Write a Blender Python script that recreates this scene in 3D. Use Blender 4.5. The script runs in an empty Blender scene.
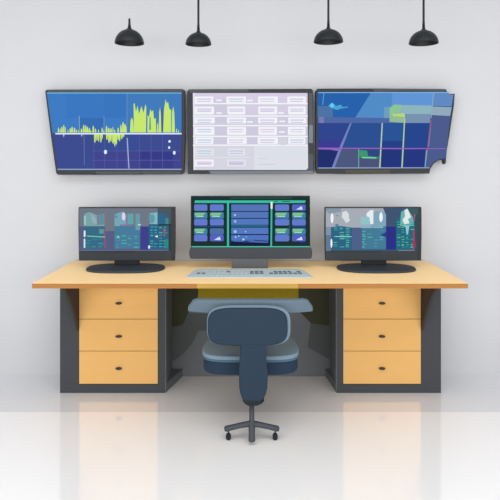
import bpy, math, random
from mathutils import Vector
random.seed(7)
scene = bpy.context.scene
col = scene.collection
# ---------------------------------------------------------------- camera frame
CAMY, H, F, CX, HY = -3.89, 1.355, 600.0, 250.0, 165.0      # eye 3.89 m from the wall
def P(x, y, d):
    """point of the room seen at picture position x, y at distance d from the eye"""
    return Vector(((x-CX)/F*d, CAMY+d, H-(y-HY)/F*d))
cam = bpy.data.cameras.new('camera'); co = bpy.data.objects.new('camera', cam); col.objects.link(co)
co.location = (0, CAMY, H); co.rotation_euler = (math.pi/2, 0, 0)
cam.sensor_width = 36; cam.lens = 43.2; cam.shift_x = 0; cam.shift_y = -0.17
scene.camera = co
# ---------------------------------------------------------------- materials
def lin(c):
    c = c/255.0
    return c/12.92 if c <= .04045 else ((c+.055)/1.055)**2.4
def L(c): return (lin(c[0]), lin(c[1]), lin(c[2]), 1)
_m = {}
def surf(c, rough=.6, spec=.25, noise=0, name=None, metal=0, scale=(1, 1, 1)):
    k = ('s', c, rough, spec, noise, metal, scale)
    if k in _m: return _m[k]
    m = bpy.data.materials.new(name or 'surface'); m.use_nodes = True
    n = m.node_tree.nodes; l = m.node_tree.links; b = n['Principled BSDF']
    b.inputs['Base Color'].default_value = L(c)
    b.inputs['Roughness'].default_value = rough
    b.inputs['Specular IOR Level'].default_value = spec
    b.inputs['Metallic'].default_value = metal
    if noise:
        tc = n.new('ShaderNodeTexCoord'); mp = n.new('ShaderNodeMapping'); t = n.new('ShaderNodeTexNoise')
        mp.inputs['Scale'].default_value = scale
        t.inputs['Scale'].default_value = 6; t.inputs['Detail'].default_value = 3
        r = n.new('ShaderNodeMix'); r.data_type = 'RGBA'
        r.inputs[6].default_value = L(tuple(v*(1-noise) for v in c)); r.inputs[7].default_value = L(tuple(min(255, v*(1+noise)) for v in c))
        l.new(tc.outputs['Object'], mp.inputs[0]); l.new(mp.outputs[0], t.inputs['Vector'])
        l.new(t.outputs[0], r.inputs[0]); l.new(r.outputs[2], b.inputs['Base Color'])
    _m[k] = m
    return m
def glow(c):
    """lit pixels of a display, and glare painted onto it"""
    k = ('g', c)
    if k in _m: return _m[k]
    m = bpy.data.materials.new('display_light'); m.use_nodes = True
    b = m.node_tree.nodes['Principled BSDF']
    b.inputs['Base Color'].default_value = (0, 0, 0, 1); b.inputs['Specular IOR Level'].default_value = 0
    b.inputs['Roughness'].default_value = .9
    b.inputs['Emission Color'].default_value = L(c); b.inputs['Emission Strength'].default_value = 1
    _m[k] = m
    return m
# ---------------------------------------------------------------- mesh collector
class MB:
    def __init__(s): s.v = []; s.f = []; s.mi = []; s.ms = []; s.sm = []
    def idx(s, m):
        if m not in s.ms: s.ms.append(m)
        return s.ms.index(m)
    def add(s, vs, fs, m, smooth=False):
        o = len(s.v); s.v += [Vector(v) for v in vs]; i = s.idx(m)
        for f in fs: s.f.append([o+k for k in f]); s.mi.append(i); s.sm.append(smooth)
        return s
    def box(s, a, b, m):
        x0, x1 = sorted((a[0], b[0])); y0, y1 = sorted((a[1], b[1])); z0, z1 = sorted((a[2], b[2]))
        v = [(x, y, z) for z in (z0, z1) for y in (y0, y1) for x in (x0, x1)]
        return s.add(v, [(0, 2, 3, 1), (4, 5, 7, 6), (0, 1, 5, 4), (2, 6, 7, 3), (0, 4, 6, 2), (1, 3, 7, 5)], m)
    def prism(s, pts, ext, m, smooth=False):
        """outline of points pushed along ext"""
        n = len(pts); e = Vector(ext); a = [Vector(p) for p in pts]
        nrm = Vector((0, 0, 0))
        for i in range(n): nrm += a[i].cross(a[(i+1) % n])
        if nrm.dot(e) > 0: a.reverse()
        v = a + [p+e for p in a]
        s.add(v, [tuple(range(n)), tuple(range(2*n-1, n-1, -1))], m)
        o = len(s.v)-2*n; i_ = s.idx(m)
        for i in range(n):
            j = (i+1) % n; s.f.append([o+i, o+n+i, o+n+j, o+j]); s.mi.append(i_); s.sm.append(smooth)
        return s
    def face(s, pts, m):
        a = [Vector(p) for p in pts]; n = len(a); nrm = Vector((0, 0, 0))
        for i in range(n): nrm += a[i].cross(a[(i+1) % n])
        if nrm.y > 0: a.reverse()
        return s.add(a, [tuple(range(n))], m)
    def lathe(s, prof, c, m, seg=40, smooth=True):
        vs = []; fs = []; n = len(prof)
        for r, z in prof:
            for k in range(seg):
                t = 2*math.pi*k/seg; vs.append((c[0]+r*math.cos(t), c[1]+r*math.sin(t), c[2]+z))
        for i in range(n-1):
            for k in range(seg):
                k2 = (k+1) % seg; fs.append((i*seg+k, i*seg+k2, (i+1)*seg+k2, (i+1)*seg+k))
        fs.append(tuple(range(seg-1, -1, -1))); fs.append(tuple((n-1)*seg+k for k in range(seg)))
        return s.add(vs, fs, m, smooth)
    def tube(s, pts, rad, m, seg=12, flat=1.0):
        """round or flattened bar through pts with a radius at every point"""
        pts = [Vector(p) for p in pts]; vs = []; fs = []
        if not isinstance(rad, (list, tuple)): rad = [rad]*len(pts)
        for i, p in enumerate(pts):
            t = (pts[min(i+1, len(pts)-1)]-pts[max(i-1, 0)]).normalized()
            up = Vector((0, 0, 1)) if abs(t.z) < .9 else Vector((0, 1, 0))
            a = t.cross(up).normalized(); b = a.cross(t).normalized()
            for k in range(seg):
                q = 2*math.pi*k/seg; vs.append(p+a*math.cos(q)*rad[i]+b*math.sin(q)*rad[i]*flat)
        for i in range(len(pts)-1):
            for k in range(seg):
                k2 = (k+1) % seg; fs.append((i*seg+k, i*seg+k2, (i+1)*seg+k2, (i+1)*seg+k))
        fs.append(tuple(range(seg-1, -1, -1))); fs.append(tuple((len(pts)-1)*seg+k for k in range(seg)))
        return s.add(vs, fs, m, True)
    def build(s, name, parent=None, bevel=0, segs=3, origin=None):
        me = bpy.data.meshes.new(name)
        o = bpy.data.objects.new(name, me); col.objects.link(o)
        if parent is not None: base = Vector(parent['_w']); o.parent = parent
        else:
            if origin is None:
                xs = [v.x for v in s.v]; ys = [v.y for v in s.v]; zs = [v.z for v in s.v]
                origin = ((min(xs)+max(xs))/2, (min(ys)+max(ys))/2, min(zs))
            base = Vector(origin); o.location = base
        o['_w'] = tuple(base)
        me.from_pydata([tuple(v-base) for v in s.v], [], s.f)
        for m in s.ms: me.materials.append(m)
        for p, i, q in zip(me.polygons, s.mi, s.sm): p.material_index = i; p.use_smooth = q
        me.update()
        if bevel:
            b = o.modifiers.new('bevel', 'BEVEL'); b.width = bevel; b.segments = segs; b.limit_method = 'ANGLE'; b.angle_limit = math.radians(40)
            b.harden_normals = False
        return o
def thing(name, loc, label, cat, group=None):
    o = bpy.data.objects.new(name, None); col.objects.link(o); o.location = loc; o['_w'] = tuple(loc)
    o.empty_display_size = .1; o['label'] = label; o['category'] = cat
    if group: o['group'] = group
    return o
def struct(name, mb):
    o = mb.build(name); o['kind'] = 'structure'; return o
def arc(cx, cy, r, a0, a1, n=6):
    return [(cx+r*math.cos(math.radians(a0+(a1-a0)*i/n)), cy+r*math.sin(math.radians(a0+(a1-a0)*i/n))) for i in range(n+1)]
def rrect(x0, y0, x1, y1, r, n=6):
    r = min(r, (x1-x0)/2, (y1-y0)/2)
    return arc(x1-r, y0+r, r, -90, 0, n)+arc(x1-r, y1-r, r, 0, 90, n)+arc(x0+r, y1-r, r, 90, 180, n)+arc(x0+r, y0+r, r, 180, 270, n)
def plate(mb, pts, d, thick, m, smooth=False):
    return mb.prism([P(x, y, d) for x, y in pts], (0, thick, 0), m, smooth)
class Strips:
    """bezel pieces, each a part of its own"""
    def __init__(s): s.l = []
    def prism(s, *a): s.l.append(MB().prism(*a))
    def build(s, name, parent):
        for m in s.l: m.build(name, parent)
class Display:
    """the picture shown on a screen, with any painted glare: coloured shapes in one plane, each a hair in front of the last"""
    def __init__(s, d): s.mb = MB(); s.d = d; s.k = 0
    def poly(s, pts, c, step=True):
        if step: s.k += 1
        dd = s.d-s.k*.00012
        s.mb.face([P(x, y, s.d) + Vector((0, dd-s.d, 0)) for x, y in pts], glow(c))
    def rect(s, x0, y0, x1, y1, c, step=True): s.poly([(x0, y0), (x1, y0), (x1, y1), (x0, y1)], c, step)
    def rr(s, x0, y0, x1, y1, r, c, step=True): s.poly(rrect(x0, y0, x1, y1, r, 3), c, step)
    def line(s, a, b, w, c, step=True):
        dx, dy = b[0]-a[0], b[1]-a[1]; l = math.hypot(dx, dy); nx, ny = -dy/l*w/2, dx/l*w/2
        s.poly([(a[0]+nx, a[1]+ny), (b[0]+nx, b[1]+ny), (b[0]-nx, b[1]-ny), (a[0]-nx, a[1]-ny)], c, step)
    def dot(s, x, y, rx, ry, c): s.poly([(x+rx*math.cos(t*math.pi/6), y+ry*math.sin(t*math.pi/6)) for t in range(12)], c)

# ---------------------------------------------------------------- setting
WALL = surf((187, 188, 191), .9, .1, .006, 'wall_paint')
struct('wall_back', MB().box((-5, 0, 0), (5, .15, 3.0), WALL))
struct('ceiling', MB().box((-5, -1.6, 3.0), (5, .15, 3.1), surf((238, 238, 238), .9, .1, 0, 'ceiling_paint')))
fm = bpy.data.materials.new('polished_floor'); fm.use_nodes = True
n = fm.node_tree.nodes; l = fm.node_tree.links; b = n['Principled BSDF']
b.inputs['Roughness'].default_value = .075; b.inputs['IOR'].default_value = 2.15
tc = n.new('ShaderNodeTexCoord'); sx = n.new('ShaderNodeSeparateXYZ'); l.new(tc.outputs['Object'], sx.inputs[0])
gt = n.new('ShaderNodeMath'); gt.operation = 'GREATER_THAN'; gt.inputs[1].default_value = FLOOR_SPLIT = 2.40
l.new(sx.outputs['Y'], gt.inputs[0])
mx = n.new('ShaderNodeMix'); mx.data_type = 'RGBA'; mx.inputs[6].default_value = L((236, 236, 237)); mx.inputs[7].default_value = L((214, 215, 219))  # greyer band along the wall paints in the wall's reflection
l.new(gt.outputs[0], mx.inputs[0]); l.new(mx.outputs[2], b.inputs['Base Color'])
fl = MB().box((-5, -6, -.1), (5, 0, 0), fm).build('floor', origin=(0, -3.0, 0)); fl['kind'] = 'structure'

# ---------------------------------------------------------------- desk
WOODTOP = surf((250, 214, 158), .6, .1, .012, 'pale_wood', scale=(1, 8, 1))
EDGE = surf((156, 106, 54), .6, .2, .02, 'wood_edge', scale=(1, 1, 8))
EDGE2 = surf((176, 140, 66), .6, .2, .02, 'yellow_edge')
DRAW = surf((209, 164, 99), .6, .15, .012, 'drawer_wood', scale=(1, 1, 6))
CARC_LIFT = surf((92, 96, 100), .6, .2, 0, 'graphite_lifted')  # lightened copy of the graphite, offsets the shade under the desk
CARC = surf((59, 62, 65), .6, .2, 0, 'graphite')
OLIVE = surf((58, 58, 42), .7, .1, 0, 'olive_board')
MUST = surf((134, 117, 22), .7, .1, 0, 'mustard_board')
SHADOW_PATCH = surf((76, 81, 81), .7, .1, 0, 'shadow_patch')  # slate grey imitates the curved shadows in the knee space
BLK = surf((30, 38, 44), .4, .3, 0, 'black_plastic')
DT = .735; DB = .709; DC = 3.566; YF = CAMY+3.14; YC = CAMY+DC; YB = -.012
desk = thing('desk', (0, -.35, 0), 'long light wood computer desk with graphite frame and three drawers on either side', 'desk')
MB().box((-1.141, YF+.004, DB+.001), (1.141, YB, DT), WOODTOP).build('desktop', desk, .002, 2)
MB().box((-1.141, YF, DB), (-.277, YF+.0035, DT-.001), EDGE).build('edge_banding', desk)
MB().box((.251, YF, DB), (1.141, YF+.0035, DT-.001), EDGE).build('edge_banding', desk)
o = MB().box((-.277, YF, DB), (.251, YF+.0035, DT-.001), EDGE2).build('edge_banding', desk); o['label'] = 'yellower middle stretch of the desk edge'
def X(px, d=DC): return (px-CX)/F*d
def Z(py, d=DC): return H-(py-HY)/F*d
for sgn, xs in ((-1, (60, 79, 158, 165)), (1, (441, 421, 343, 337))):
    xo, xa, xb, xi = [X(v) for v in xs]
    c = MB()
    yb = YB-.01
    c.box((xo, YC, 0), (xa, yb, DB), CARC)                       # outer side
    c.box((xb, YC, 0), (xi, yb, DB), CARC)                       # inner side
    c.box((xa, YC, 0), (xb, yb, Z(384)-.002), CARC)              # plinth
    c.box((xa, YC+.018, Z(384)-.002), (xb, yb, DB), CARC)          # body behind the drawer fronts
    c.build('cabinet_body', desk)
    zs = [Z(384), Z(351), Z(319), DB-.004]
    for k in range(3):
        d = MB().box((min(xa, xb)+.0015, YC-.002, zs[k]+.0015), (max(xa, xb)-.0015, YC+.0175, zs[k+1]-.0015), DRAW).build('drawer', desk, .0012, 2)
        hx = X(119 if sgn < 0 else 381.8); hz = Z((368, 336, 303)[k])
        h = MB()
        h.prism([(hx+.019*math.cos(t*math.pi/10), YC-.002, hz+.0075*math.sin(t*math.pi/10)) for t in range(20)], (0, -.014, 0), BLK, True)
        h.build('handle', d, .003, 3)
    # bracket carrying the overhang of the top
    xg = xa; g = [(xg, YC, DB)] + [(xg, YC-.36*(1-t/8)**1.0, DB-.0-.34*(t/8)**1.6) for t in range(0, 9)]
    MB().prism(g, (.014*(-sgn)*-1, 0, 0), surf((60, 55, 54), .7, .1, 0, 'bracket')).build('bracket', desk)
    lx = sorted((xi, xi-sgn*.006))
    MB().box((lx[0], YC+.004, 0), (lx[1], yb-.03, DB-.001), CARC_LIFT).build('shade_lift_facing', desk)  # added facing, its lighter grey offsets shade on the cabinet's inner side
    # low foot wedge that runs back to the knee panel
    xw = X(183, 3.86) if sgn < 0 else X(325, 3.86)
    MB().prism([(xi, YC, 0), (xi, yb-.02, 0), (xw, yb-.02, 0)], (0, 0, .05), CARC_LIFT).build('foot_wedge', desk)
YK = YB-.02
MB().box((X(165), YK-.012, 0), (X(337), YK, DB), CARC_LIFT).build('back_panel', desk)
dk = YK-.012-CAMY
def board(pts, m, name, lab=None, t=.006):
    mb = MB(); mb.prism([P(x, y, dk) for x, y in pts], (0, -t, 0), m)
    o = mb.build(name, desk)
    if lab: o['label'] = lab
def clip(x): return x
board([(172, 282), (199, 282), (197, 300), (189, 312), (186, 318), (183, 324), (178, 325.5), (172, 326)], OLIVE, 'knee_inlay_or_shadow', 'dark olive board in the upper corner of the knee space')
board([(172, 325.5), (183, 324), (190, 314), (212, 314), (209, 330), (198, 331), (193, 342), (185, 352), (178, 358), (172, 361)], SHADOW_PATCH, 'knee_inlay_or_shadow', 'slate-grey painted shadow with curved lower edge')
board([(298, 282), (329, 282), (329, 325.5), (311, 323), (300, 312)], OLIVE, 'knee_inlay_or_shadow', 'dark olive board in the upper corner of the knee space')
board([(311, 323), (329, 325.5), (329, 359), (320, 354), (308, 347)], SHADOW_PATCH, 'knee_inlay_or_shadow', 'slate-grey painted shadow with curved lower edge')
board([(198, 282), (298.5, 282), (298, 312), (199, 312)], MUST, 'knee_inlay_or_shadow', 'mustard yellow board in the middle of the knee space', .008)

# ---------------------------------------------------------------- wall screens
BEZ = surf((24, 29, 35), .45, .3, 0, 'bezel'); BEZ2 = surf((58, 63, 67), .5, .3, 0, 'bezel_grey'); BEZ3 = surf((98, 104, 114), .5, .3, 0, 'bezel_light')
BOLT = surf((90, 92, 95), .4, .5, 0, 'bracket_metal', 1)
D = 3.82
def wall_screen(outline, label, x0, x1):
    b = P((x0+x1)/2, 174, D)
    t = thing('wall_screen', (b.x, -.035, b.z), label, 'screen', 'large screens mounted on the wall')
    hs = MB(); plate(hs, outline, D, .045, BEZ); hs.build('housing', t, .003, 2)
    m = MB(); c = P((x0+x1)/2, 130, D)
    m.box((c.x-.15, -.026, c.z-.1), (c.x+.15, 0, c.z+.1), BOLT); m.build('wall_bracket', t)
    return t
# left: bar chart
t = wall_screen([(45, 91), (47, 89.6), (182, 89), (184.8, 90.5), (185, 140), (184, 172.5), (182, 174.3), (100, 174.8), (58, 174.8), (56, 173), (50, 130)],
                'wall screen showing a blue chart with spiky yellow-green bars', 45, 185)
s = Strips(); plate(s, [(47.5, 90), (182, 89.6), (182.6, 92.2), (48, 92.6)], D-.002, .002, BEZ2)
plate(s, [(95, 172.4), (97, 171.5), (180, 171.5), (181, 173.8), (143, 173.6), (141, 172.8), (139, 173.8), (98, 174)], D-.002, .002, BEZ2)
s.build('bezel_strip', t)
g = Display(D-.003)
BL = (64, 124, 196)
q = lambda y: 46.8+(y-93)*(57.5-46.8)/(169.5-93)
g.poly([(q(93), 93), (181.6, 93), (181.6, 134), (q(134), 134)], (63, 124, 194))
g.poly([(66, 93), (104, 93), (104, 118), (66, 118)], (60, 120, 194)); g.poly([(104, 93), (127, 93), (127, 118), (104, 118)], (58, 118, 190), False)
g.poly([(127, 93), (181.6, 93), (181.6, 112), (127, 125)], (66, 124, 188), False)
g.poly([(79, 118), (104, 118), (104, 134), (79, 134)], (56, 108, 180))
g.poly([(q(133), 133), (181.6, 133), (181.6, 169.5), (q(169.5), 169.5)], (62, 76, 144))
g.rect(94, 151, 181, 169, (66, 70, 142)); g.poly([(105, 134), (140, 134), (135, 150), (100, 150)], (58, 78, 150), False)
for x in (140.5, 152, 163): g.rect(x, 151.5, x+10, 159.5, (56, 60, 134), x == 140.5); g.rect(x, 161, x+10, 168, (60, 62, 136), False)
for x in (94, 104.5, 117, 127, 139.5, 151, 162.5): g.line((x, 135), (x, 169), .35, (92, 104, 168), x == 94)
for y in (151, 160.3): g.line((92, y), (181, y), .35, (92, 104, 168), False)
g.line((79.3, 116), (79.6, 134), .6, (150, 180, 210)); g.line((104, 116), (104, 134), .6, (120, 155, 205), False); g.line((127, 93.5), (127, 132), .4, (130, 160, 205), False)
g.line((127.2, 138), (129, 168.5), 1.0, (170, 180, 215)); g.line((84, 134), (84.4, 165), .5, (120, 128, 176), False)
g.poly([(q(169), 168.8), (181.6, 168.8), (181.6, 169.9), (q(169.9), 169.9)], (150, 170, 205)); g.poly([(q(92.6), 92.6), (181.6, 92.6), (181.6, 93.5), (q(93.5), 93.5)], (120, 190, 235), False)
GR = (200, 232, 112)
def bars(lst, base, sg):
    first = True
    for x, h, w in lst:
        g.poly([(x, base), (x+w*.15, base-sg*h*.8), (x+w*.5, base-sg*h), (x+w*.8, base-sg*h*.75), (x+w, base)], GR, first); first = False
bars([(57.8, 5, 1.6), (59.8, 4, 1), (61, 6, 2), (63, 8, 1.8), (65, 6, 1), (67.5, 2.5, 1), (69.5, 4.5, 1.8), (71.2, 6, 2), (73.6, 5, 2), (76, 3, 1.2), (78, 2.5, 1), (80.6, 4, 2), (82.8, 8, 2), (84.8, 7.6, 2), (86.6, 6, 2), (88.6, 4.5, 2), (90.5, 2, 1), (92.4, 7, 2), (94.8, 4, 1.6), (98, 3, 1.2), (101.4, 5, 1.5), (103.4, 3, 1), (105.6, 7, 2), (107.8, 5, 2), (110, 4.4, 2), (112.5, 6, 1), (114, 3, 1.4)], 132.4, 1)
bars([(117.4, 5, 1.6), (120, 8, 2), (122, 11, 2.4), (124, 9, 2.2), (125, 7, 1.8), (130, 15, 4)], 132.4, 1)
g.poly([(134, 132.4), (133.6, 104), (134.6, 103), (136, 112), (137.6, 105.5), (139, 114), (141.5, 106), (143.5, 113), (145.6, 104), (146.4, 108), (146, 132.4)], GR)
g.poly([(147.4, 132.4), (147.6, 115), (149, 117), (150.4, 109), (151.6, 112), (153.2, 110), (154, 119), (155.8, 118), (156.4, 132.4)], GR, False)
g.poly([(163.2, 132.4), (164, 110), (165.6, 99), (166.8, 104), (168, 101.5), (169.4, 109), (171.2, 110), (171, 132.4)], GR, False)
bars([(157, 10, 1.6), (158.8, 25, 2.6), (171.6, 26, 3.4), (176, 4, 1.2), (178, 2.6, 1)], 132.4, 1)
g.poly([(149.2, 130), (149.6, 117), (150.6, 117), (151, 130)], (84, 150, 150)); g.poly([(161.3, 131), (161.3, 109), (162.8, 109), (163, 131)], (80, 88, 150), False)
bars([(94, 9, 2.2), (96.2, 7, 1.8), (98, 8, 1.6), (100, 9, 2), (102, 5, 1), (106, 6, 2), (108, 9, 2.4), (110, 8, 2), (112, 10, 2.6), (114, 13, 2), (115.5, 11, 2), (117.4, 6, 2), (119, 7.5, 1.6), (121, 5, 2), (123, 3, 1.5)], 134.2, -1)
g.rect(55.5, 133, 181.6, 134.4, (225, 234, 248))
bars_w = [(63, 137.6), (81, 137)]
for x, y in bars_w: g.poly([(x, 134), (x+1.6, 134), (x+.9, y)], (200, 208, 230))
for x, y, rx, ry in ((105.6, 152, 1.6, 2.2), (169.6, 141.4, 1.3, 1.4), (169.2, 147.6, 1.1, 1.4), (174.3, 152.8, 1.4, 1.9)): g.dot(x, y, rx, ry, (214, 236, 252))
g.mb.build('screen', t)
# centre: table of figures
t = wall_screen([(187, 91.5), (189, 89.3), (311.5, 88.8), (313, 90.5), (313.6, 130), (314, 173.6), (187.8, 174), (187.4, 130)],
                'wall screen showing a pale lavender table of white rows', 187, 314)
s = Strips(); plate(s, [(188, 89.8), (248, 89.4), (249, 92), (190, 92.6)], D-.002, .002, BEZ2)
plate(s, [(209, 171), (313, 171), (313.6, 173.4), (211, 173.8)], D-.002, .002, BEZ3)
plate(s, [(308.6, 93), (312.4, 93), (312.8, 125), (309, 125)], D-.002, .002, BEZ2)
plate(s, [(309, 125), (313, 125), (313, 143), (308.6, 143)], D-.002, .002, BEZ3)
plate(s, [(308.6, 154), (313, 154), (313.2, 171), (306, 171)], D-.002, .002, BEZ2)
s.build('bezel_strip', t)
g = Display(D-.003)
g.poly([(192.8, 93), (307.5, 93), (308, 168), (306, 170), (193.6, 170)], (206, 203, 222))
g.rect(193, 93, 307.5, 99, (216, 206, 230)); g.poly([(250, 99), (307.5, 99), (307.5, 117), (226, 117)], (212, 204, 226)); g.rect(226, 99, 307.5, 112, (213, 206, 226))
g.poly([(193.6, 146), (308, 146), (308, 168), (306, 170), (193.6, 170)], (214, 214, 226)); g.poly([(254, 146), (308, 146), (308, 168), (306, 170), (254, 170)], (221, 224, 233))
W = (243, 243, 250)
for y in (103.6, 116, 125.6, 136.4, 145.2): g.rect(193, y-.7, 307.6, y+.7, W, y == 103.6)
g.rect(193.5, 157, 250, 157.8, (228, 228, 238))
rows = [(97, 103), (107, 114), (118, 123), (127.5, 134.5), (138, 143.5), (149, 155), (160, 166)]
for ri, (a, b_) in enumerate(rows):
    for ci, (x0, x1) in enumerate(((195, 214), (227, 246), (258, 277), (288, 306))):
        if ri >= 5 and ci >= 2: continue
        wc = W if (ri < 5 or ci == 0) and not (ri == 5) else (226, 227, 237)
        g.rr(x0+random.uniform(-.8, .8), a-.5, x1+random.uniform(-1, 1), b_+.5, .8, wc)
        ic = random.choice([(200, 190, 222), (206, 204, 226), (190, 196, 220), (214, 196, 226)])
        if ci == 0 and ri in (3, 4, 5): ic = (178, 205, 222)
        g.rect(x0+2, a+1.6, x1-2.5, a+2.6, ic); g.rect(x0+2.4, a+4, x1-3.2, a+4.8, ic, False)
        if ri == 1 or ri == 6: g.rect(x0+2, a+3, x1-2, a+4, ic if ri == 6 else (222, 222, 238), False)
for x, y in ((216, 100.4), (216, 113.2), (247, 100.6), (247, 122), (278, 113), (279, 121.5), (279, 132)): g.rr(x, y-.8, x+6, y+.8, .7, W)
g.rr(278.5, 138, 287, 145.2, 2, (212, 214, 222))
g.rect(258, 158.3, 267, 159, (214, 206, 228)); g.rect(259, 164, 275, 164.8, (212, 200, 228), False)
g.poly([(193.2, 93), (194.6, 93), (195.2, 170), (193.6, 170)], (232, 232, 242))
g.mb.build('screen', t)
# right: navy dashboard
bite = [(429.5, 173.6), (430.5, 168.5), (434, 163.5), (439, 160.2), (443.5, 160), (444.5, 164.5)]
t = wall_screen([(315.6, 91), (317.5, 88.6), (374, 88.4), (446, 89), (447.2, 91.8), (449.5, 94), (455, 93.6), (454, 106)] + [(449.6, 135), (447, 150), (446, 163), (444.5, 164.5)] + list(reversed(bite[:-1])) + [(345, 174), (317, 173.6), (315.8, 168), (315.8, 130)],
                'wall screen showing a navy blue dashboard crossed by a pink line', 316, 446)
s = Strips(); plate(s, [(372, 88.8), (446, 89.3), (444, 91.4), (410, 91), (375, 92)], D-.002, .002, BEZ2)
plate(s, [(345, 169.6), (390, 169.6), (390, 173.2), (346, 173.4)], D-.002, .002, surf((66, 64, 56), .6, .2, 0, 'bezel_olive'))
s.build('bezel_strip', t)
g = Display(D-.003)
full = [(317.4, 92.6), (448, 92.4), (449.8, 94.6), (453.6, 94.6), (449, 128), (446.6, 150), (445, 159), (439, 159), (433, 162.6), (429, 167.8), (317.8, 168.2)]
g.poly(full, (42, 74, 140))
g.poly([(317.4, 92.6), (371, 92.6), (355, 118), (317.4, 118)], (40, 98, 172)); g.poly([(371, 92.6), (434, 92.6), (430, 118), (355, 118)], (82, 140, 200), False)
g.poly([(392, 92.6), (434, 92.6), (432, 107), (392, 106)], (96, 150, 214))
g.poly([(434, 92.6), (448, 92.4), (449.8, 94.6), (453.6, 94.6), (451.5, 106.5), (432, 106)], (98, 138, 194))
g.rect(317.6, 106, 332.8, 118, (76, 116, 164)); g.poly([(317.6, 117), (433, 118.6), (432, 123), (317.8, 123)], (80, 104, 164))
g.rect(319, 117, 324, 123, (120, 124, 180)); g.rect(348, 118, 384, 123, (78, 104, 166), False)
g.poly([(317.8, 123.2), (351, 123.2), (341, 148), (317.8, 148)], (48, 70, 142)); g.poly([(351, 123.2), (382, 123.2), (381.5, 148), (341, 148)], (44, 80, 146), False)
g.poly([(317.8, 140), (344, 139), (341, 148), (317.8, 148)], (58, 62, 146)); g.poly([(382, 123.2), (405, 123.2), (403, 148), (381.5, 148)], (42, 84, 152), False)
g.poly([(382, 141), (403, 141), (402.6, 148), (381.5, 148)], (38, 64, 136)); g.poly([(405, 123.2), (428, 123.2), (427, 148), (403, 148)], (40, 70, 142), False)
g.poly([(317.8, 149), (339, 149), (333, 168), (317.8, 168)], (34, 48, 112)); g.poly([(340, 149), (358, 149), (358, 168), (332.6, 168)], (78, 88, 126), False)
g.rect(358, 149, 378.5, 158, (50, 70, 130), False); g.rect(359, 158, 379, 168, (76, 84, 124), False)
g.rect(381, 149, 401, 168, (38, 54, 124), False); g.poly([(403, 149), (426, 149), (425, 168), (402, 168)], (40, 56, 128), False)
g.poly([(431, 106.5), (451.6, 107.2), (450, 116), (430.5, 115)], (146, 170, 186)); g.poly([(401, 105), (431.5, 105.6), (430.5, 114), (396, 114)], (142, 180, 190), False)
g.poly([(384, 107), (391, 107), (392, 118), (384, 118)], (110, 160, 186)); g.poly([(406, 114), (430.5, 114), (430, 123), (405, 123)], (120, 146, 176), False)
g.poly([(430.5, 115.4), (450.2, 116), (447.5, 140), (446, 158), (439, 159), (433, 162.6), (429, 167.8), (426, 167.8), (429, 130)], (76, 92, 142))
g.poly([(389.5, 108), (394, 104.6), (401.5, 104.8), (400, 112), (395, 113.4), (394, 122), (389.5, 122)], (140, 196, 150)); g.poly([(392, 113.6), (405, 113.6), (405.5, 123), (390, 122), (390, 116)], (148, 186, 150))
g.poly([(392, 114), (404, 113.4), (405, 117), (393, 116)], (184, 218, 112))
g.poly([(404, 118), (405.2, 118), (402.6, 168), (401.2, 168)], (176, 204, 160)); g.poly([(381.6, 123), (382.8, 123), (380.4, 168), (379, 168)], (180, 206, 166), False)
g.line((358.6, 149), (358.6, 168), .9, (110, 170, 160)); g.line((433.6, 92.6), (431, 118), .8, (132, 178, 200), False)
g.poly([(350, 123), (351.6, 123), (342, 148), (334.4, 168), (331.6, 168), (340, 146)], (118, 130, 190)); g.line((323.8, 93), (322.6, 105), .7, (120, 160, 210), False)
g.line((430.8, 122), (428.6, 146), 1, (70, 150, 170)); g.line((431, 120), (426, 160), .9, (176, 72, 116)); g.line((426.5, 150), (425, 167), 1.2, (120, 170, 190))
g.poly([(318, 147.6), (446, 148.2), (446, 149), (400, 149.2), (342, 148.8), (337, 151), (330, 149.6), (318, 149.4)], (150, 98, 190))
g.poly([(358.8, 150), (367, 150.6), (368, 156), (379, 157), (378, 158.8), (363, 158.6), (358.8, 157)], (60, 150, 110)); g.line((362, 157.4), (376, 158), .8, (150, 226, 190))
g.poly([(328, 106), (332, 102.6), (336, 106), (341, 104.6), (342, 107), (348, 106.6), (348, 107.6), (341, 108.6), (337, 110), (331, 108)], (74, 164, 210)); g.dot(332, 105.4, 2, 2.2, (96, 206, 244))
g.line((318, 92.7), (448, 92.5), .8, (130, 190, 240)); g.line((318, 168), (429, 167.8), .8, (160, 176, 214))
g.mb.build('screen', t)

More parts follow.
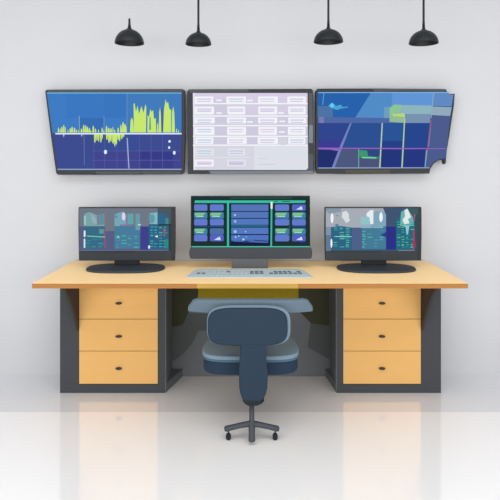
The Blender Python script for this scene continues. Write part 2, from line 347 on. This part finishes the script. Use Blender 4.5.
# ---------------------------------------------------------------- monitors on the desk
DARK = surf((36, 42, 47), .55, .3, 0, 'monitor_plastic'); DARK2 = surf((50, 55, 61), .55, .3, 0, 'stand_plastic'); DARK3 = surf((22, 26, 30), .5, .3, 0, 'monitor_dark')
def side_monitor(x0, x1, label, sx, dm=3.62):
    """x0..x1 panel sides"""
    cx = sx
    b0 = P(cx, 264, 3.58); root = thing('monitor', (b0.x, CAMY+3.6, DT), label, 'monitor', 'monitors standing at either end of the desk')
    h = MB(); plate(h, [(x0+.2, 207.2), (x1, 207), (x1+.2, 230), (x1-.3, 260.6), (x0+.6, 260.6), (x0, 225)], dm, .035, DARK); h.build('housing', root, .003, 2)
    s = Strips(); plate(s, [(x1-4, 208), (x1-.4, 208), (x1-.7, 259.8), (x1-4, 259.8)], dm-.0015, .0015, DARK3)
    plate(s, [(x0+.8, 250.4), (x0+57, 250.6), (x0+56, 252.4), (x0+.8, 252)], dm-.0015, .0015, DARK3); s.build('bezel_strip', root)
    a = P(cx-12.5, 0, dm).x; b = P(cx+12.5, 0, dm).x; top = P(0, 255, dm).z
    nk = MB(); nk.box((a, CAMY+dm+.028, DT+.011), (b, CAMY+dm+.06, top), surf((15, 18, 21), .5, .3, 0, 'neck_black')); nk.build('neck', root, .003, 2)
    pl = MB(); w = 38.5/600*3.6
    c0 = P(cx, 0, 3.58).x+.003
    pts = []
    for k in range(48):
        t_ = 2*math.pi*k/48; c_, s_ = math.cos(t_), math.sin(t_)
        pts.append((c0+w*abs(c_)**.72*(1 if c_ > 0 else -1), CAMY+3.575+.15*abs(s_)**.8*(1 if s_ > 0 else -1), DT))
    pl.prism(pts, (0, 0, .012), DARK2, True); pl.build('base', root, .004, 3)
    return root, Display(dm-.002)
T1 = (62, 112, 134); TG = (80, 176, 160)
def ticks(g, x0, y0, x1, y1, nx, ny, cols, p=.7):
    first = True
    for i in range(nx):
        for j in range(ny):
            if random.random() > p: continue
            xx = x0+(x1-x0)*i/nx+random.uniform(.2, .8); yy = y0+(y1-y0)*j/ny+random.uniform(.1, .8); w = (x1-x0)/nx*random.uniform(.5, .85)
            g.rr(xx, yy, xx+w, yy+random.uniform(.6, 1.3), .4, random.choice(cols), True)
t, g = side_monitor(78.2, 175, 'black monitor at the left end of the desk showing teal code blocks', 125.6)
g.rect(79.2, 208.2, 171, 250.6, (86, 96, 130))
g.poly([(79.2, 208.2), (157.6, 208.2), (157.6, 231), (104, 231), (103, 226.4), (79.2, 226.4)], (112, 120, 134)); g.rect(157.6, 208.2, 171, 224, (74, 88, 98)); g.rect(168.6, 224, 171, 250.6, (56, 62, 68))  # grey upper polygon is glare painted onto the display
g.rect(140.4, 226.4, 149, 249.6, (62, 66, 140))
g.poly([(84.4, 214), (89, 212), (92, 213), (97, 215), (105, 214), (105, 226), (84, 226)], (122, 164, 170)); g.rect(84, 226.5, 105, 248.6, (56, 108, 134))
g.rect(99.6, 214.6, 104, 224.6, (84, 148, 158)); g.rect(97, 214.6, 99.4, 225, (128, 122, 152)); g.poly([(91, 213), (97, 220), (97, 224.6), (92, 222)], (150, 174, 184))
g.rect(104.2, 214, 105.2, 226, (168, 96, 130)); g.rect(104.2, 228.6, 105.4, 248, (170, 68, 106)); g.rect(98.6, 227, 100, 234, (110, 96, 130))
g.rr(84, 215.6, 86, 225, 1, (140, 208, 190)); g.rr(83.8, 230.4, 85.6, 237, .9, (226, 232, 240)); g.rr(83.8, 238.6, 85.4, 248, .8, (210, 232, 236))
g.line((87, 236), (105, 237), .9, (130, 206, 180)); g.rect(99.6, 229, 103.8, 233.6, (70, 160, 158))
ticks(g, 86, 238, 104, 248, 3, 5, [(64, 150, 150), (60, 130, 144)], .6)
g.poly([(114.6, 214.6), (119, 212.6), (124, 211.6), (126, 216), (126, 226), (114.6, 226)], (120, 166, 184)); g.rect(114.6, 226, 140, 248.6, (72, 124, 154))
g.rect(128, 213.6, 133.6, 224, (98, 164, 170)); g.rect(135.6, 213.6, 140, 230, (98, 158, 168)); g.rect(126, 213.6, 128, 225.6, (134, 124, 160)); g.rect(134, 214, 135.2, 225, (126, 116, 132))
g.dot(123.8, 216.4, 1.8, 4.2, (216, 216, 232)); g.rect(114.8, 215.4, 117.6, 218, (90, 142, 160)); g.rect(120, 224.4, 132, 226, (126, 120, 160))
ticks(g, 115, 235, 140, 248.6, 4, 6, [(72, 176, 160), (70, 150, 160), (94, 160, 176)], .65); g.dot(118.6, 236.6, .9, .8, (170, 226, 190)); g.rr(138.2, 224, 141, 225.4, .5, (190, 214, 224))
g.rect(149, 224, 168.8, 249.2, (48, 98, 134)); g.poly([(150, 213), (154, 212.8), (157.6, 212), (157.6, 224), (150, 224)], (130, 184, 190)); g.dot(152, 218.6, 3, 4.8, (96, 154, 170))
g.poly([(157.8, 213), (164, 213), (168.6, 217), (168.6, 224), (157.8, 224)], (52, 100, 136)); g.rect(165.6, 218, 168.6, 224, (56, 140, 140)); g.rect(158.6, 224, 171.4, 225.4, (48, 52, 60))
ticks(g, 150, 226, 158, 248.4, 2, 8, [(76, 180, 164), (60, 150, 160)], .85); ticks(g, 158.6, 226, 168, 248.4, 2, 8, [(60, 150, 140), (70, 176, 150)], .85)
g.rect(163.8, 228, 165, 236, (188, 62, 92)); g.rect(165.6, 239, 168.6, 248, (40, 138, 128)); g.poly([(155, 236.4), (158, 235), (158, 237.4)], (236, 244, 250)); g.dot(149.4, 246.8, 1.1, 1.8, (214, 226, 250))
g.line((79.2, 250.4), (169, 250), .5, (110, 118, 176)); g.mb.build('screen', t)
t, g = side_monitor(324.8, 421.6, 'black monitor at the right end of the desk showing white blobs over teal blocks', 375.2)
g.rect(325.8, 208.2, 418, 250.6, (56, 96, 128)); g.poly([(325.8, 208.2), (383, 208.2), (386, 214), (386, 230), (352, 228), (346, 227), (325.8, 227)], (166, 172, 182))  # pale upper polygon: painted screen glare
g.rect(325.8, 227, 331, 235, (128, 148, 166)); g.rect(325.8, 235, 331, 251, (96, 122, 146)); g.poly([(325.8, 208.2), (341, 208.2), (341, 211.6), (334, 213), (330, 214), (325.8, 211)], (136, 152, 164))
g.poly([(332, 227), (341, 226), (352, 227.6), (352, 249), (333, 249)], (48, 100, 130)); g.rect(352, 227.6, 362, 249.6, (80, 96, 140))
g.poly([(362, 228), (366, 226), (372, 227), (386, 226), (386, 249), (362, 249)], (68, 124, 152)); g.rect(360.6, 217, 369.6, 224.4, (142, 196, 200)); g.rect(361, 224.4, 383, 228, (146, 176, 198))
g.poly([(371, 215), (376, 211), (386, 212), (386, 226), (371, 228)], (128, 166, 186))
g.poly([(383, 208.2), (402, 208.2), (399, 217), (396, 226.6), (386, 226.6), (386, 215)], (66, 84, 116)); g.rect(386, 226.6, 396, 249.6, (46, 50, 132)); g.poly([(380, 235), (386, 232), (386, 237)], (50, 60, 136))
g.rect(396, 219, 414.8, 249.4, (40, 104, 128)); g.poly([(401, 212), (407, 208.4), (412, 214), (414, 226), (400, 226)], (110, 180, 170)); g.rect(414.8, 208.2, 418, 250.6, (54, 78, 88))
g.poly([(407, 208.2), (418, 208.2), (418, 214), (412, 216)], (66, 92, 100))
ticks(g, 333, 227, 351, 248, 3, 10, [(72, 186, 164), (60, 150, 150), (84, 196, 170)], .8); g.line((335, 236.4), (351.4, 236.6), .8, (150, 216, 200))
ticks(g, 361.6, 228, 366, 248, 1, 8, [(76, 186, 166)], .9); ticks(g, 367, 230, 385, 248, 3, 6, [(84, 186, 176), (90, 146, 166)], .5); ticks(g, 396.4, 221, 413.6, 248.6, 4, 11, [(60, 176, 154), (90, 196, 140), (56, 150, 150)], .75)
for x, y, rx, ry in ((331.8, 218, 1.5, 5.2), (331.2, 243, 1, 4.6), (380.6, 217, 1.8, 5)): g.dot(x, y, rx, ry, (238, 242, 248))
g.poly([(342, 212), (346, 210.6), (348.6, 214), (348.6, 218), (350, 220), (346, 223), (344, 220), (341.4, 217)], (214, 222, 228)); g.poly([(366.4, 213), (370, 210), (373, 210), (373, 224), (370, 224), (369, 217), (366, 216)], (232, 236, 242))
g.poly([(404, 210), (407, 208.6), (409, 213), (410.6, 217), (407.4, 219), (409, 223), (404, 224), (402, 220), (404.6, 216)], (226, 234, 236)); g.poly([(401.6, 225.4), (409, 225.4), (407.4, 234), (406, 234), (405, 227)], (150, 196, 210))
g.poly([(413, 229), (414.4, 229), (414, 236), (415, 246), (413, 249.4), (412.4, 246)], (190, 40, 82)); g.poly([(413.6, 214), (415, 214.4), (413.4, 222), (412.6, 221)], (170, 80, 130)); g.line((398, 250.2), (414, 250), .5, (150, 160, 166))
g.dot(337, 215.6, 1, .6, (70, 140, 160)); g.dot(336.6, 225, 2, 1.2, (84, 130, 160)); g.mb.build('screen', t)

# centre monitor
DM = 3.6
root = thing('monitor', (P(250, 0, DM).x, CAMY+DM+.03, DT), 'middle monitor behind the keyboard with green framed rows of blue blocks', 'monitor')
h = MB(); plate(h, [(190.8, 196), (310, 195.8), (310.3, 248), (190.6, 248)], DM, .035, surf((24, 35, 33), .5, .2, 0, 'monitor_green_black')); h.build('housing', root, .002, 2)
h = MB(); plate(h, [(191.6, 247.2), (309.8, 247.2), (311.8, 249), (312.4, 253), (311.6, 258), (310.4, 258.8), (191, 258.8), (189.6, 257.4), (189, 253), (189.8, 249)], DM-.006, .05, surf((48, 52, 58), .5, .3, 0, 'chin_plastic')); h.build('chin', root, .003, 3)
nb = MB(); nb.box((P(231.8, 0, DM).x, CAMY+DM-.004, DT), (P(267.8, 0, DM).x, CAMY+DM+.05, P(0, 259, DM).z+.02), surf((78, 82, 88), .5, .3, 0, 'neck_grey')); nb.build('neck', root, .002, 2)
nb = MB(); nb.box((P(233, 0, DM).x, CAMY+DM+.05, DT), (P(266.6, 0, DM).x, CAMY+DM+.2, DT+.01), DARK2); nb.build('base', root, .002, 2)
g = Display(DM-.002)
g.rect(191.6, 197, 309.6, 247, (32, 50, 48)); g.rect(230, 196.8, 292, 199, (40, 72, 60))
TQ = (58, 190, 164)
g.poly([(195, 200.4), (305.6, 200.4), (305, 203), (194.4, 203)], TQ); g.rect(227, 203, 229, 246.4, TQ); g.poly([(270.8, 203), (272.4, 203), (272, 246.4), (270.4, 246.4)], TQ, False); g.rect(191.4, 246.2, 309.8, 247.2, (74, 206, 184))
g.rr(270.6, 201.8, 272.6, 209, .9, (226, 240, 232)); g.line((274, 201.6), (278, 201.4), .6, (32, 60, 60)); g.line((282, 201.6), (290, 201.6), .7, (32, 60, 60))
g.rect(230.6, 203.6, 269.6, 246, (26, 32, 58))
for k, (a, b_, c) in enumerate(((204.4, 211, (84, 116, 182)), (211.8, 218, (82, 118, 184)), (218.8, 224.8, (84, 118, 188)), (227.6, 234, (84, 120, 192)), (235, 240.6, (82, 116, 190)))): g.rect(231.2, a, 268.4, b_, c, k == 0)
g.rect(231.2, 225.2, 268, 226.8, (38, 112, 136), False); g.poly([(240, 239.6), (268, 240), (268, 243), (231, 241.4)], (74, 106, 184))
for x, y, r in ((235, 215, 1.1), (235.2, 221.4, 1.2), (235.2, 231.6, 1.5), (245.6, 231.6, .8), (235.6, 237, 1), (238.8, 236, .8), (243.4, 239.4, 1.3), (246.4, 237, .6)): g.dot(x, y, r, r, (150, 202, 230))
g.line((254, 240), (267, 241.2), .7, (24, 30, 56)); g.line((243, 241), (249, 241.4), .8, (28, 34, 56), False)
BLU = (98, 122, 204)
def cell(x0, y0, x1, kind):
    y1 = y0+6.4
    if kind == 'b': g.rr(x0, y0, x1, y1, 1.3, BLU)
    elif kind == 'w': g.rr(x0, y0, x1, y1, 1.3, (84, 98, 194)); g.poly([(x0+4, y1-1.4), (x1-4, y0+1.6), (x1-3, y1-1.2)], (206, 220, 246))
    elif kind == 'd': g.rr(x0, y0, x1, y1, 1.3, (78, 112, 168))
    else:
        g.rr(x0, y0, x1, y1, 1.3, (64, 130, 168)); g.poly([(x0+.6, y0+.6), (x1-2, y0+.6), (x1-4, y0+3.4), (x0+.6, y0+3.2)], (126, 196, 132)); g.line((x0+2, y0+4), (x1-4, y0+4.2), .8, (196, 232, 190))
for x0, x1, ks in ((194.2, 207.4, 'bgbgb'), (210, 223.8, 'bgbdw'), (275, 289, 'bgbgb'), (292, 305.6, 'wgbgw')):
    for k, y in enumerate((204.4, 212.2, 219, 228.2, 234.8)): cell(x0, y, x1, ks[k])
g.rect(194.4, 226.2, 224, 227, (44, 84, 150)); g.rect(292, 226.2, 306, 227.2, (40, 76, 150), False); g.line((289.6, 218), (289.6, 240), .6, (40, 110, 120)); g.rect(299, 241.4, 306, 242.6, (34, 54, 120))
g.mb.build('screen', root)

# ---------------------------------------------------------------- keyboard
KB = surf((176, 188, 189), .6, .2, 0, 'keyboard_shell')
k0, k1 = 3.285, 3.49
yk0, yk1 = CAMY+k0, CAMY+k1
kb = thing('keyboard', (0, (yk0+yk1)/2, DT), 'flat pale grey keyboard on the desk in front of the middle monitor', 'keyboard')
m = MB()
out = [(-.352, yk0), (.342, yk0), (.345, yk0+.01), (.312, yk1-.05), (.30, yk1-.015), (.285, yk1), (-.285, yk1), (-.305, yk1-.01), (-.322, yk1-.04), (-.352, yk0+.01)]
vb = [(x, y, DT) for x, y in out]; zt = lambda y: DT+.007+(y-yk0)/(yk1-yk0)*.010
vt = [(x, y, zt(y)) for x, y in out]; nn = len(out)
m.add(vb+vt, [tuple(range(nn-1, -1, -1)), tuple(range(nn, 2*nn))]+[(i, (i+1) % nn, nn+(i+1) % nn, nn+i) for i in range(nn)], KB)
m.build('shell', kb, .0015, 2)
KL = surf((168, 181, 183), .6, .2, 0, 'key_pale'); KD = surf((96, 106, 118), .6, .2, 0, 'key_dark')
proto = {}
for r in range(4):
    y0 = yk0+.03+r*.041; half = .31-(y0-yk0)*.16
    n_ = 22
    for c in range(n_):
        x0 = -half+2*half*c/n_; 
        if c in (14,): continue
        dark = (r in (1, 2)) and (c % 5 in (0, 1) or c in (12, 13) or c >= 17) and random.random() < (.6 if c < 16 else .75)
        kk = (r, dark)
        w = 2*half/n_-.006
        if kk not in proto:
            a = MB(); zz = zt(y0)
            a.add([(0, y0, zz-.001), (w, y0, zz-.001), (w, y0+.030, zt(y0+.03)-.001), (0, y0+.03, zt(y0+.03)-.001), (.001, y0+.001, zz+.002), (w-.001, y0+.001, zz+.002), (w-.001, y0+.028, zt(y0+.03)+.002), (.001, y0+.028, zt(y0+.03)+.002)],
                  [(3, 2, 1, 0), (4, 5, 6, 7), (0, 1, 5, 4), (1, 2, 6, 5), (2, 3, 7, 6), (3, 0, 4, 7)], KD if dark else KL)
            o = a.build('key', kb); proto[kk] = o
        else:
            o = proto[kk].copy(); col.objects.link(o); o.parent = kb
        o.location = (x0, 0, 0)
        if dark: o['label'] = 'dark key'

# ---------------------------------------------------------------- office chair
BK = surf((38, 52, 66), .75, .12, .015, 'chair_blue'); RIM = surf((112, 132, 147), .75, .12, .015, 'chair_light'); NAVY = surf((35, 52, 69), .75, .12, .015, 'chair_navy')
ARM = surf((92, 108, 119), .75, .12, .015, 'chair_arm'); MID = surf((74, 95, 114), .75, .12, 0, 'chair_mid'); CAP = surf((24, 30, 36), .6, .2, 0, 'chair_black'); MET = surf((56, 61, 67), .5, .3, 0, 'chair_metal')
HD = 2.955; hub = Vector(((251.8-250)/600*HD, CAMY+HD, 0))
ch = thing('office_chair', tuple(hub), 'blue upholstered swivel office chair seen from behind, pulled up to the desk', 'chair')
m = MB()                                                           # backrest shell seen from behind
dB = 2.92
o_ = []
for k in range(64):
    t_ = 2*math.pi*k/64; c_, s_ = math.cos(t_), math.sin(t_)
    o_.append((247.6+40.2*abs(c_)**.46*(1 if c_ > 0 else -1), 327.6+18.9*abs(s_)**(.56)*(1 if s_ > 0 else -1)))
plate(m, o_, dB, .035, BK, True); m.build('backrest', ch, .012, 4)
m = MB(); o2 = [(248.7+(x-247.6)*1.045, 326.6+(y-327.6)*1.05) for x, y in o_]
plate(m, o2, dB+.036, .05, RIM, True); ob = m.build('back_cushion', ch, .012, 4); ob['label'] = 'lighter blue cushion edge around the backrest'
# spine from the backrest down to the column
sp = [(239.8, 338), (240, 352), (238.8, 372), (239.2, 388), (240.2, 394), (242, 399), (245, 403), (248.6, 405), (256.4, 405), (260.4, 403), (263.8, 399), (266, 394), (267.4, 388), (268, 376), (266.4, 358), (265.8, 338)]
m = MB(); plate(m, sp, 2.9215, .085, BK); m.build('back_support', ch, .008, 3)
m = MB(); plate(m, [(242.3, 400.6), (264.4, 401.4), (261.6, 404), (257, 406), (248.2, 406), (244.6, 404)], 2.919, .09, CAP); m.build('column_cap', ch, .003, 2)
# arm bar: thick curved pad wrapping round behind the cushion
m = MB(); N = 28; vs = []; fs = []
for i in range(N+1):
    u = i/N*2-1
    x = u*.321+.002; y = CAMY+3.035+.05*abs(u)**3
    e = max(0, (abs(u)-.82)/.18); top = .664-.040*e**3; bot = .602-.0*e
    if abs(u) < .7: bot -= 0
    top += .006*(1-u*u)
    for (dy, z) in ((0, bot), (0, top-.01), (.01, top), (.05, top), (.06, top-.01), (.06, bot)): vs.append((x, y+dy, z))
for i in range(N):
    for k in range(6): k2 = (k+1) % 6; fs.append((i*6+k, (i+1)*6+k, (i+1)*6+k2, i*6+k2))
fs.append(tuple(range(6))); fs.append(tuple(N*6+k for k in range(5, -1, -1)))
m.add(vs, fs, ARM); m.build('armrest', ch, .004, 2)
# seat
def seat_outline(shr=0, dy=0):
    y0 = CAMY+3.04; pts = []
    for k in range(56):
        t_ = 2*math.pi*k/56; c_, s_ = math.cos(t_), math.sin(t_)
        x = .003+(.256-shr)*abs(c_)**.45*(1 if c_ > 0 else -1); y = y0+.22+(.22-shr)*abs(s_)**.45*(1 if s_ > 0 else -1)
        x *= 1-.10*max(0, (y-y0-.15)/.3)
        pts.append((x, y))
    return pts
m = MB(); m.prism([(x, y, .363) for x, y in seat_outline(0)], (0, 0, .022), RIM, True); m.build('seat', ch, .006, 4)
m = MB(); m.prism([(x, y, .352) for x, y in seat_outline(.001)], (0, 0, .012), MID, True); m.build('seat_piping', ch, .003, 2)
m = MB(); m.prism([(x, y, .286) for x, y in seat_outline(.006)], (0, 0, .068), NAVY, True); m.build('seat_base', ch, .010, 4)
m = MB(); m.box((hub.x-.05, CAMY+2.96, .255), (hub.x+.05, CAMY+3.30, .295), CAP); m.build('seat_mount', ch, .004, 2)
# column, legs and castors
m = MB(); m.lathe([(.019, .075), (.022, .08), (.0125, .10), (.0125, .19)], (hub.x, hub.y, 0), MET, 24); m.build('gas_column', ch)
def leg(ang, ln, tip):
    a = math.radians(ang); dv = Vector((math.cos(a), math.sin(a), 0)); b = Vector((hub.x, hub.y, 0))
    pts = [b+dv*(ln*t_)+Vector((0, 0, .082-(.082-tip)*t_**1.25)) for t_ in (0, .2, .4, .6, .8, .93, 1.0)]
    mm = MB(); mm.tube(pts, [.017, .0165, .016, .0155, .016, .017, .012], MET, 14, .85); return mm.build('leg', ch), pts[-1]
for ang in (2, 178):
    ob, tp = leg(ang, .134, .052)
    tp = Vector((tp.x*.86 + hub.x*.14, tp.y, 0))
    w = MB(); c = Vector((tp.x, tp.y, .016)); seg = 24
    ring = [(c.x+.013*math.cos(2*math.pi*k/seg), c.y-.010, c.z+.016*math.sin(2*math.pi*k/seg)) for k in range(seg)]
    w.prism(ring, (0, .02, 0), CAP, True)
    w.tube([(c.x, c.y, .02), (c.x, c.y, .05)], .0035, CAP, 8)
    w.build('castor', ob, .002, 2)
for ang in (-90, 90): leg(ang, .055 if ang < 0 else .12, .016)

# ---------------------------------------------------------------- pendant lamps
LB = surf((20, 25, 29), .4, .3, 0, 'lamp_black'); WIRE = surf((205, 206, 208), .6, .2, 0, 'pale_wire')
DL = 3.5
def lamp(px, ytop, ybot, halfw, cordy, label):
    c = P(px, ybot-.9, DL); s = DL/F; h = (ybot-ytop)*s; r = halfw*s
    root = thing('pendant_lamp', (c.x, c.y, c.z), label, 'lamp', 'black pendant lamps hanging in a row')
    prof = [(r, 0), (r*.985, h*.12), (r*.94, h*.32), (r*.85, h*.52), (r*.70, h*.72), (r*.5, h*.88), (r*.3, h*.97), (.016, h*1.03), (.010, h*1.13), (.0075, h*1.3)]
    a = MB(); inner = [(max(.003, q[0]-.004), q[1]-.003 if i else 0) for i, q in enumerate(prof[:7])]
    full_ = [(0.002, inner[-1][1])]+list(reversed(inner))+prof
    a.lathe(full_, (c.x, c.y, c.z), LB, 48); a.build('shade', root)
    b_ = MB()
    if cordy is None:
        b_.lathe([(.0085, h*1.25), (.0065, h*1.8), (.006, 3.0-c.z)], (c.x, c.y, c.z), LB, 16); b_.build('cord', root)
    else:
        b_.lathe([(.0085, h*1.2), (.0065, h*1.5), (.006, (ybot-cordy)*s)], (c.x, c.y, c.z), LB, 16); b_.build('stem', root)
        w = MB(); w.lathe([(.0005, (ybot-cordy)*s-.002), (.0005, 3.0-c.z)], (c.x, c.y, c.z), WIRE, 8); ob = w.build('cord', root); ob['label'] = 'thin pale wire'
    k = MB(); k.lathe([(.035, 2.98-c.z), (.035, 2.999-c.z)], (c.x, c.y, c.z), LB, 24); k.build('ceiling_cap', root)
    bl = MB(); bl.lathe([(.006, h*.3), (.018, h*.4), (.022, h*.55), (.014, h*.75), (.012, h*.97)], (c.x, c.y, c.z), surf((235, 235, 230), .3, .4, 0, 'bulb_glass'), 20); bl.build('bulb', root)
lamp(129.4, 30.4, 44.4, 14.6, 19.5, 'black pendant lamp with a short stub, leftmost of the four')
lamp(198.4, 33.6, 45.4, 13.0, None, 'black dome pendant lamp, smallest and second from the left')
lamp(328.4, 30.2, 43, 14.8, None, 'black dome pendant lamp, second from the right')
lamp(423.6, 31.4, 44.4, 14.6, None, 'black dome pendant lamp, rightmost of the four')

# ---------------------------------------------------------------- light
w = bpy.data.worlds.new('world'); scene.world = w; w.use_nodes = True
w.node_tree.nodes['Background'].inputs[0].default_value = (1.0, 1.0, 1.0, 1); w.node_tree.nodes['Background'].inputs[1].default_value = .75
def area(name, loc, rot, size, size_y, e):
    l_ = bpy.data.lights.new(name, 'AREA'); l_.shape = 'RECTANGLE'; l_.size = size; l_.size_y = size_y; l_.energy = e
    o = bpy.data.objects.new(name, l_); col.objects.link(o); o.location = loc; o.rotation_euler = rot; return o
area('front_fill', (0, -7.5, 1.3), (math.radians(88), 0, 0), 14, 3.0, 430)  # unseen fill behind the camera, added to lift the dark knee space
area('overhead_fill', (0, -3.2, 3.6), (0, 0, 0), 6, 2.4, 106)  # unseen overhead fill without a fixture, added to brighten desktop and floor
vs_ = scene.view_settings; vs_.view_transform = 'Standard'; vs_.look = 'None'; vs_.gamma = 1; vs_.use_curve_mapping = False; vs_.exposure = 0.0
for o in list(bpy.data.objects):
    if '_w' in o: del o['_w']
